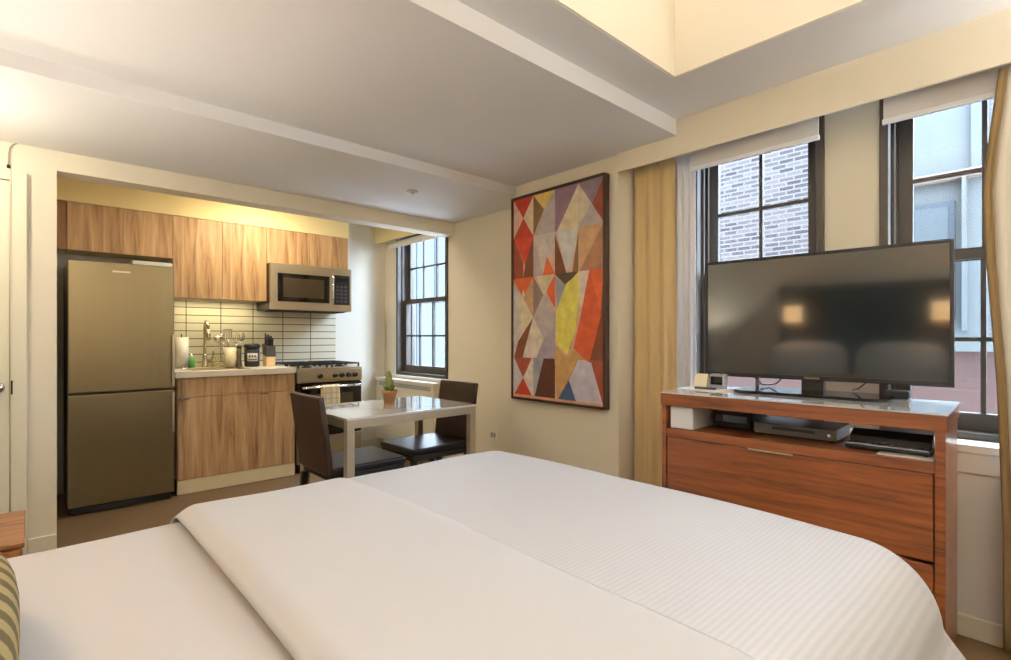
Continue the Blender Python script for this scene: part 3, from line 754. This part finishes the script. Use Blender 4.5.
# worktop
m = MB().box(.800, 1.700, 4.548, 4.62, .890, .935).box(.800, 1.700, 5.08, 5.190, .890, .935).box(.800, .93, 4.62, 5.08, .890, .935).box(1.38, 1.70, 4.62, 5.08, .890, .935)
wt = m.build('countertop', STONE)
tag(wt, 'white stone countertop over the wooden base cabinet', 'countertop')
sk = thing('sink', 'stainless sink set into the white countertop', 'sink', (1.155, 4.85, .80))
m = MB(); m.box(.932, 1.378, 4.622, 5.078, .889, .8895) if False else None
m = MB()
m.box(.9305, .940, 4.6205, 5.0795, .893, .937).box(1.370, 1.3795, 4.6205, 5.0795, .893, .937).box(.94, 1.37, 4.6205, 4.630, .893, .937).box(.94, 1.37, 5.070, 5.0795, .893, .937).box(.94, 1.37, 4.63, 5.07, .8885, .895)
m.build('basin', STEEL, sk, .002)
MB().lathe([(0, 0), (.03, 0), (.032, .003), (0, .004)], (1.155, 4.85, .895), 16).build('drain', CHROME, sk)
# faucet
fc = thing('faucet', 'tall brushed metal kitchen faucet with side lever', 'faucet', (1.125, 5.13, .935))
FM = mat('faucet_metal', lin(178, 168, 142), .25, .9)
MB().lathe([(.028, 0), (.028, .012), (.018, .02), (.018, .10), (.015, .105), (.013, .12)], (1.125, 5.13, .935), 20).build('base', FM, fc)
MB().tube([(1.125, 5.13, 1.05), (1.125, 5.13, 1.28), (1.125, 5.12, 1.315), (1.125, 5.09, 1.335), (1.125, 5.05, 1.33), (1.125, 5.02, 1.30), (1.125, 5.01, 1.26)], .012, 12).build('spout', FM, fc)
MB().tube([(1.125, 5.01, 1.265), (1.125, 5.005, 1.20), (1.125, 5.005, 1.17)], [.014, .018, .018], 12).build('spray_head', FM, fc)
MB().tube([(1.14, 5.13, 1.0), (1.17, 5.13, 1.0), (1.185, 5.125, 1.02), (1.19, 5.12, 1.08)], .008, 10).build('lever', FM, fc)
# dish caddy: little wire rack right of the faucet
wr_ = thing('wire_rack', 'small wire sponge rack beside the faucet', 'rack', (1.215, 5.11, .935))
m = MB()
for z in (.945, .985, 1.02): m.tube([(1.175, 5.08, z), (1.255, 5.08, z), (1.255, 5.14, z), (1.175, 5.14, z), (1.175, 5.08, z)], .0025, 6)
for (x, y) in ((1.175, 5.08), (1.255, 5.08), (1.255, 5.14), (1.175, 5.14)): m.tube([(x, y, .9352), (x, y, 1.02)], .0025, 6)
m.build('wires', FM, wr_)
MB().box(1.182, 1.248, 5.087, 5.133, .948, .975).build('sponge', mat('sponge_yellow', lin(206, 184, 110), .95, bump=.5), wr_, .006)
# paper towel
ptw = thing('paper_towel_roll', 'white paper towel roll on an upright holder beside the refrigerator', 'paper towel', (.935, 5.03, .935))
MB().lathe([(.06, 0), (.06, .008), (0, .009)], (.930, 5.03, .935), 24).build('holder_base', CHROME, ptw)
MB().lathe([(.014, .010), (.050, .010), (.050, .262), (.014, .262)], (.930, 5.03, .935), 28).build('paper_roll', PAPERT, ptw)
MB().tube([(.930, 5.03, .94), (.930, 5.03, 1.225)], .005).build('holder_rod', BLACK, ptw)
# soap bottle
sb = thing('soap_bottle', 'green dish soap bottle on the counter beside the paper towel', 'bottle', (1.015, 5.10, .935))
MB().lathe([(.024, 0), (.030, .006), (.030, .06), (.022, .085), (.010, .095)], (1.015, 5.10, .9352), 20).build('bottle_body', GREEN, sb)
MB().lathe([(.011, 0), (.011, .016), (.006, .02), (.005, .03), (0, .031)], (1.015, 5.10, 1.03), 14).build('cap', WHITE, sb)
# crock and utensils
cr_ = thing('utensil_crock', 'cream utensil crock on the counter behind the sink', 'crock', (1.31, 5.06, .935))
CRM_ = mat('crock_cream', lin(226, 214, 178), .3)
MB().lathe([(.044, 0), (.048, .005), (.048, .17), (.045, .17), (.043, .012), (0, .012)], (1.31, 5.06, .9352), 28).build('crock_body', CRM_, cr_)
UT = mat('utensil_steel', lin(205, 198, 180), .22, .9)
def utensil(name, label, cat, dx, dy, H, head, m_=UT):
    t = thing(name, label, cat, (1.31+dx*.1, 5.06+dy*.1, .95), group=None)
    b = Vector((1.31+dx*.12, 5.06+dy*.12, .9485)); e = Vector((1.31+dx, 5.06+dy, .935+H))
    MB().tube([b, b.lerp(e, .8), e], .004, 8).build('shaft', m_, t)
    dirv = (e-b).normalized()
    if head == 'ladle':
        mb = MB(); mb.ell(e+dirv*.028, .036, .030, .030, 16, 10); mb.build('bowl', m_, t)
    elif head == 'spoon':
        mb = MB(); mb.ell(e+dirv*.035, .026, .008, .040, 16, 10); mb.build('bowl', m_, t)
    elif head == 'turner':
        m = MB(); c = e+dirv*.045
        for k in range(4): m.box(c.x-.036+k*.019, c.x-.036+k*.019+.014, c.y-.002, c.y+.002, c.z-.04, c.z+.04)
        m.box(c.x-.036, c.x+.036, c.y-.002, c.y+.002, c.z-.045, c.z-.038).box(c.x-.036, c.x+.036, c.y-.002, c.y+.002, c.z+.038, c.z+.045)
        m.build('blade', m_, t)
    elif head == 'whisk':
        m = MB()
        for k in range(4):
            a = PI*k/4; r_ = .026
            m.tube([e+Vector((math.cos(a)*r_*math.sin(q), math.sin(a)*r_*math.sin(q), .045-.045*math.cos(q))) for q in [PI*j/10 for j in range(11)]], .0016, 5)
            m.tube([e+Vector((-math.cos(a)*r_*math.sin(q), -math.sin(a)*r_*math.sin(q), .045-.045*math.cos(q))) for q in [PI*j/10 for j in range(11)]], .0016, 5)
        m.build('wires', m_, t)
utensil('ladle', 'steel ladle leaning left out of the cream crock', 'utensil', -.095, -.01, .225, 'ladle')
utensil('slotted_turner', 'steel slotted turner standing upright in the cream crock', 'utensil', -.015, .01, .245, 'turner')
utensil('serving_spoon', 'steel serving spoon in the crock, between ladle and turner', 'utensil', -.055, .02, .22, 'spoon')
utensil('whisk', 'wire whisk leaning right out of the cream crock', 'utensil', .05, .0, .21, 'whisk')
utensil('serving_spoon', 'steel spoon with a dark rim at the far right in the crock', 'utensil', .088, .01, .235, 'spoon')
# pepper mill standing between crock and canister
pp = thing('pepper_mill', 'slim grey mill standing between the crock and the black canister', 'mill', (1.385, 5.07, .935))
MB().lathe([(.024, 0), (.024, .02), (.018, .05), (.017, .14), (.022, .16)], (1.385, 5.07, .9352), 18).build('mill_body', mat('mill_grey', lin(120, 112, 96), .35, .6), pp)
MB().lathe([(.020, 0), (.022, .012), (.015, .03), (0, .034)], (1.385, 5.07, 1.0955), 18).build('mill_head', BLACK, pp)
# black canister with label
cn = thing('coffee_canister', 'round black canister with a pale label on the counter', 'canister', (1.475, 4.99, .935))
MB().lathe([(.058, 0), (.062, .006), (.062, .155), (.055, .165)], (1.470, 4.99, .9352), 32).build('canister_body', BLACK, cn)
m = MB()
def arc(r, a0, a1, z0, z1, n=12):
    return m.grid(lambda u, v: (1.470+r*math.cos(a0+(a1-a0)*u), 4.99+r*math.sin(a0+(a1-a0)*u), z0+(z1-z0)*v), n, 1)
arc(.0626, -2.5, -1.0, .985, 1.055); m.build('label', mat('canister_label', lin(190, 186, 176), .5), cn, solid=.0006)
m = MB()
for k in range(3): arc(.0634, -2.25+k*.35, -2.05+k*.35, 1.02, 1.04, 4)
arc(.0634, -2.3, -1.2, .995, 1.003); m.build('lettering', BLACK, cn, solid=.0004)
MB().lathe([(.064, 0), (.066, .004), (.066, .03), (.05, .04), (0, .042)], (1.470, 4.99, 1.1), 32).build('lid', BLACK, cn)
# knife block
kb = thing('knife_block', 'pale wooden knife block with black upper half', 'knife block', (1.60, 4.97, .935))
MB().prism([(4.93, .9352), (5.03, .9352), (5.03, 1.04), (4.93, 1.02)], 'x', 1.575, 1.655).build('block', BLOCKW, kb, .004)
MB().prism([(4.928, 1.021), (5.032, 1.041), (5.045, 1.14), (4.94, 1.115)], 'x', 1.573, 1.657).build('block_top', mat('block_charcoal', lin(66, 62, 60), .6), kb, .003)
for k in range(3):
    for j in range(2):
        x = 1.590+k*.024; y = 4.962+j*.045; z = 1.118+j*.012
        o = thing('kitchen_knife', ('black-handled knife standing in the knife block, %s row, %s slot' % (('front', 'back')[j], ('left', 'middle', 'right')[k])), 'knife', (x, y, z))
        MB().tube([(x, y, z+.001), (x, y-.004, z+.05), (x, y-.006, z+.098-.012*k+.008*j)], [.0065, .008, .0075], 8).build('handle', BLACK, o)
        MB().box(x-.001, x+.001, y-.006, y+.006, z-.001, z+.004).build('bolster', UT, o)

# range
rg = thing('gas_range', 'stainless gas range with black oven door and dark grates', 'stove', (2.01, 4.87, 0))
RX0, RX1 = 1.712, 2.318
MB().box(RX0, RX1, 4.60, 5.185, .06, .905).build('body', mat('range_side', lin(44, 42, 40), .5), rg, .003)
MB().box(RX0-.001, RX1+.001, 4.555, 5.185, .906, .922).build('cooktop', STEEL, rg, .004)
MB().box(RX0, RX1, 4.552, 4.599, .795, .905).build('control_panel', STEEL, rg, .004)
dv = MB().box(RX0+.004, RX1-.004, 4.558, 4.598, .318, .785).build('oven_door', DGLASS, rg, .004)
MB().box(RX0+.09, RX1-.09, 4.555, 4.559, .44, .69).build('oven_window', mat('oven_window', lin(72, 62, 44), .12, spec=.8), dv, .001)
hb = MB().tube([(RX0+.03, 4.525, .752), (RX1-.03, 4.525, .752)], .012, 14).box(RX0+.04, RX0+.06, 4.525, 4.558, .745, .76).box(RX1-.06, RX1-.04, 4.525, 4.558, .745, .76)
hb.build('oven_handle', CHROME, dv)
MB().box(RX0+.004, RX1-.004, 4.560, 4.598, .085, .308).build('drawer', STEEL, rg, .004)
for x in (1.91, 2.05, 2.115, 2.18, 2.245):
    kb_ = MB().tube([(x, 4.552, .852), (x, 4.545, .852), (x, 4.544, .852), (x, 4.522, .852)], [.024, .024, .019, .017], 18).build('knob', BLACK, rg)
for (cx, cy) in ((1.86, 4.72), (2.17, 4.72), (1.86, 5.02), (2.17, 5.02)):
    MB().lathe([(.045, 0), (.045, .008), (.032, .010), (.032, .02), (0, .022)], (cx, cy, .922), 18).build('burner', BLACKM, rg)
    m = MB()
    for d_ in (-.13, 0, .13):
        m.box(cx+d_-.006, cx+d_+.006, cy-.135, cy+.135, .948, .960).box(cx-.135, cx+.135, cy+d_-.006, cy+d_+.006, .948, .960)
    for sx in (-.13, .13):
        for sy in (-.13, .13): m.box(cx+sx-.006, cx+sx+.006, cy+sy-.006, cy+sy+.006, .922, .948)
    m.build('grate', BLACKM, rg)
for x in (RX0+.03, RX1-.06):
    for y in (4.62, 5.12): MB().box(x, x+.03, y, y+.03, 0, .062).build('foot', BLACKM, rg)
# dish towel over the oven handle
m = MB()
def tw(u, v):
    x = 1.915+.16*u+.002*math.sin(v*9)
    s = v*.34
    if s < .15: y, z = 4.5445, .752-.15+s
    elif s < .19:
        a = (s-.15)/.04*PI; y, z = 4.525+.0195*math.cos(a), .752+.0175*math.sin(a)
    else: y, z = 4.5055-.002*math.sin(u*14), .752-(s-.19)*1.03
    return (x, y, z)
m.grid(tw, 16, 40)
o = m.build('dish_towel', CHECK, solid=.003); tag(o, 'cream checked dish towel hanging on the oven handle', 'towel')

# heater cover below the kitchen window
rc = thing('radiator_cover', 'cream convector cover with grey grille below the kitchen window', 'radiator cover', (2.84, 4.6, .14))
MB().box(2.80, 2.918, 4.07, 5.17, .10, .735).build('cover', TRIM, rc, .004)
MB().box(2.79, 2.918, 4.06, 5.18, .735, .765).build('cover_top', LEDGE, rc, .004)
m = MB()
for k in range(3): m.box(2.796, 2.801, 4.12, 5.10, .685+k*.014, .693+k*.014)
m.build('grille', GRILLE, rc)
for y in (4.2, 5.0): MB().box(2.86, 2.90, y, y+.05, 0, .102).build('foot', BLACKM, rc)

# ================================================================= DINING
tb = thing('dining_table', 'small rectangular table with glossy white top and beige metal legs', 'table', (1.77, 3.05, 0))
TX0, TX1, TY0, TY1 = 1.285, 2.20, 2.70, 3.38
MB().box(TX0, TX1, TY0, TY1, .738, .750).build('tabletop', TABTOP, tb, .002)
m = MB().box(TX0+.002, TX1-.002, TY0+.002, TY0+.03, .690, .7375).box(TX0+.002, TX1-.002, TY1-.03, TY1-.002, .690, .7375)
m.box(TX0+.002, TX0+.03, TY0+.03, TY1-.03, .690, .7375).box(TX1-.03, TX1-.002, TY0+.03, TY1-.03, .690, .7375).build('apron', TABM, tb, .002)
for x in (TX0+.002, TX1-.047):
    for y in (TY0+.002, TY1-.047): MB().box(x, x+.045, y, y+.045, 0, .690).build('leg', TABM, tb, .002)
# plant
pl = thing('potted_cactus', 'small green cactus in a clay pot on the dining table', 'potted plant', (1.80, 3.14, .750))
MB().lathe([(.036, 0), (.048, .07), (.054, .072), (.054, .090), (.047, .090), (.044, .078), (0, .078)], (1.80, 3.14, .7505), 24).build('pot', TERRA, pl)
MB().lathe([(.040, 0), (0, .004)], (1.80, 3.14, .829), 20).build('soil', SOIL, pl)
m = MB(); m.ell((1.795, 3.14, .900), .026, .022, .072, 20, 14); m.ell((1.820, 3.13, .872), .012, .011, .034, 12, 8); m.ell((1.776, 3.135, .868), .010, .010, .03, 12, 8)
m.build('cactus', CACT, pl)
m = MB()
for a in range(7):
    t_ = a*.9; dx, dy = math.cos(t_), math.sin(t_)
    m.tube([(1.80+dx*.018, 3.14+dy*.018, .832), (1.80+dx*.03, 3.14+dy*.03, .858), (1.80+dx*.043, 3.14+dy*.043, .872+.006*(a % 3))], [.005, .007, .001], 6)
m.build('leaves', CACTL, pl)

def chair():
    t = thing('dining_chair', 'dark leather dining chair on the kitchen side, at the left end of the table', 'chair', (1.43, 2.985, 0))
    # local: faces +x, back at x=-.24
    def lb(n, m, mt, bv=.004, sub=0): return m.build(n, mt, t, bv, local=True)
    lb('seat', MB().box(-.20, .275, -.215, .215, .425, .468), LEATHERB, .012)
    m = MB(); # curved, slightly raked back
    def bk(u, v):
        y = -.215+.43*u; z = .43+.44*v
        x = -.205-.055*v**1.3-.010*math.sin(PI*u)
        return (x, y, z)
    bm_ = MB().grid(bk, 14, 14)
    o = bm_.build('backrest', LEATHER, t, solid=.034, local=True)
    b_ = o.modifiers.new('Bevel', 'BEVEL'); b_.width = .008; b_.segments = 3; b_.limit_method = 'ANGLE'
    lb('seat_frame', MB().box(-.19, .265, -.205, .205, .385, .4245), BLACKM, .003)
    for (x, y) in ((.228, -.195), (.228, .160), (-.215, -.195), (-.215, .160)):
        m = MB(); sl = -.03 if x < 0 else .0
        m._add([(x+sl, y, 0), (x+sl+.032, y, 0), (x+sl+.032, y+.035, 0), (x+sl, y+.035, 0), (x, y, .3845), (x+.035, y, .3845), (x+.035, y+.035, .3845), (x, y+.035, .3845)],
               [(0,3,2,1),(4,5,6,7),(0,1,5,4),(1,2,6,5),(2,3,7,6),(3,0,4,7)], False)
        lb('leg', m, mat('chair_leg_wood', lin(30, 22, 18), .4), .003)
    return t
c1 = chair()
c1['label'] = 'dark leather dining chair at the table end nearer the stove, seen from behind'
c2 = copy_tree(c1)
c2.location = (2.10, 3.10, 0); c2.rotation_euler = (0, 0, PI)
c2['label'] = 'dark leather dining chair at the window end of the table, facing left'
c1['group'] = c2['group'] = 'dining chairs at the small table'

# small fittings
o = thing('wall_outlet', 'cream electrical outlet low on the wall right of the window-end chair', 'outlet', (2.92, 3.37, .33))
MB().box(2.913, 2.9195, 3.30, 3.39, .325, .405).build('cover_plate', TRIM, o, .002)
m = MB().box(2.9115, 2.9135, 3.315, 3.34, .345, .385).box(2.9115, 2.9135, 3.35, 3.375, .345, .385); m.build('socket', GRILLE, o)
o = MB().lathe([(.038, 0), (.040, -.006), (.030, -.012), (.012, -.014), (.010, -.024), (0, -.025)], (2.04, 3.235, 2.2568), 24).build('sprinkler_head', LEDGE)
tag(o, 'small white sprinkler cap on the low ceiling near the kitchen', 'sprinkler')
wr_ = thing('door_wire', 'thin curved grey wire with a dark tip on the wall above the door', 'wire', (-.08, 3.89, 2.12))
MB().tube([(-.055, 3.894, 2.256), (-.070, 3.89, 2.245), (-.082, 3.89, 2.225), (-.087, 3.89, 2.19), (-.088, 3.89, 2.13)], .0032, 8).build('wire', GRILLE, wr_)
MB().tube([(-.088, 3.89, 2.131), (-.088, 3.89, 2.115)], .008, 10).build('tip', BLACKM, wr_)

# ================================================================= OUTSIDE
o = MB().box(7.6, 9.5, 2.22, 6.5, -4, 4.15).build('brick_building', BRICK); tag(o, 'pale brick building outside the left bedroom window', 'building')
bl = thing('pale_building', 'pale plastered building outside the right bedroom window', 'building', (11, .3, -4))
MB().box(11, 13, .90, 3.0, -4, 5.3).build('plaster_wall', STONEX, bl)
MB().box(11.03, 13, -5, .90, -4, 5.3).build('brick_wall', BRICK2, bl)
MB().box(10.8, 11, .70, 3.0, 3.72, 3.84).build('ledge', mat('ledge_tan', lin(74, 62, 52), .8), bl)
MB().box(10.9, 11, .98, 1.10, 3.86, 5.3).build('downpipe', STONEX, bl)
MB().box(10.8, 11, 1.15, 1.20, 1.3, 3.72).build('downpipe', STONEX, bl)
f_ = MB().box(10.96, 11, 1.3, 2.2, 1.5, 3.4).build('window', MATS['joint_grey'], bl); MB().box(10.94, 10.96, 1.38, 2.12, 1.58, 3.32).build('pane', BLUEX, f_)
pp = thing('parapet', 'low weathered parapet wall with pale coping outside the windows', 'parapet', (4.9, .8, -4))
MB().box(4.8, 5.0, -3, 3.6, -4, 1.10).build('wall', PARA, pp)
MB().box(4.76, 5.04, -3, 3.6, 1.10, 1.18).build('coping', STONEX, pp)
kb2 = thing('blue_building', 'pale blue panelled building outside the kitchen window', 'building', (9, 14, -4))
MB().box(9, 11, 8.5, 22, -4, 4.5).build('panel_wall', BLUEX, kb2)
m = MB()
for y in range(9, 22): m.box(8.97, 9, y, y+.04, -4, 4.5)
m.build('joint', mat('joint_grey', lin(36, 42, 46), .6), kb2)
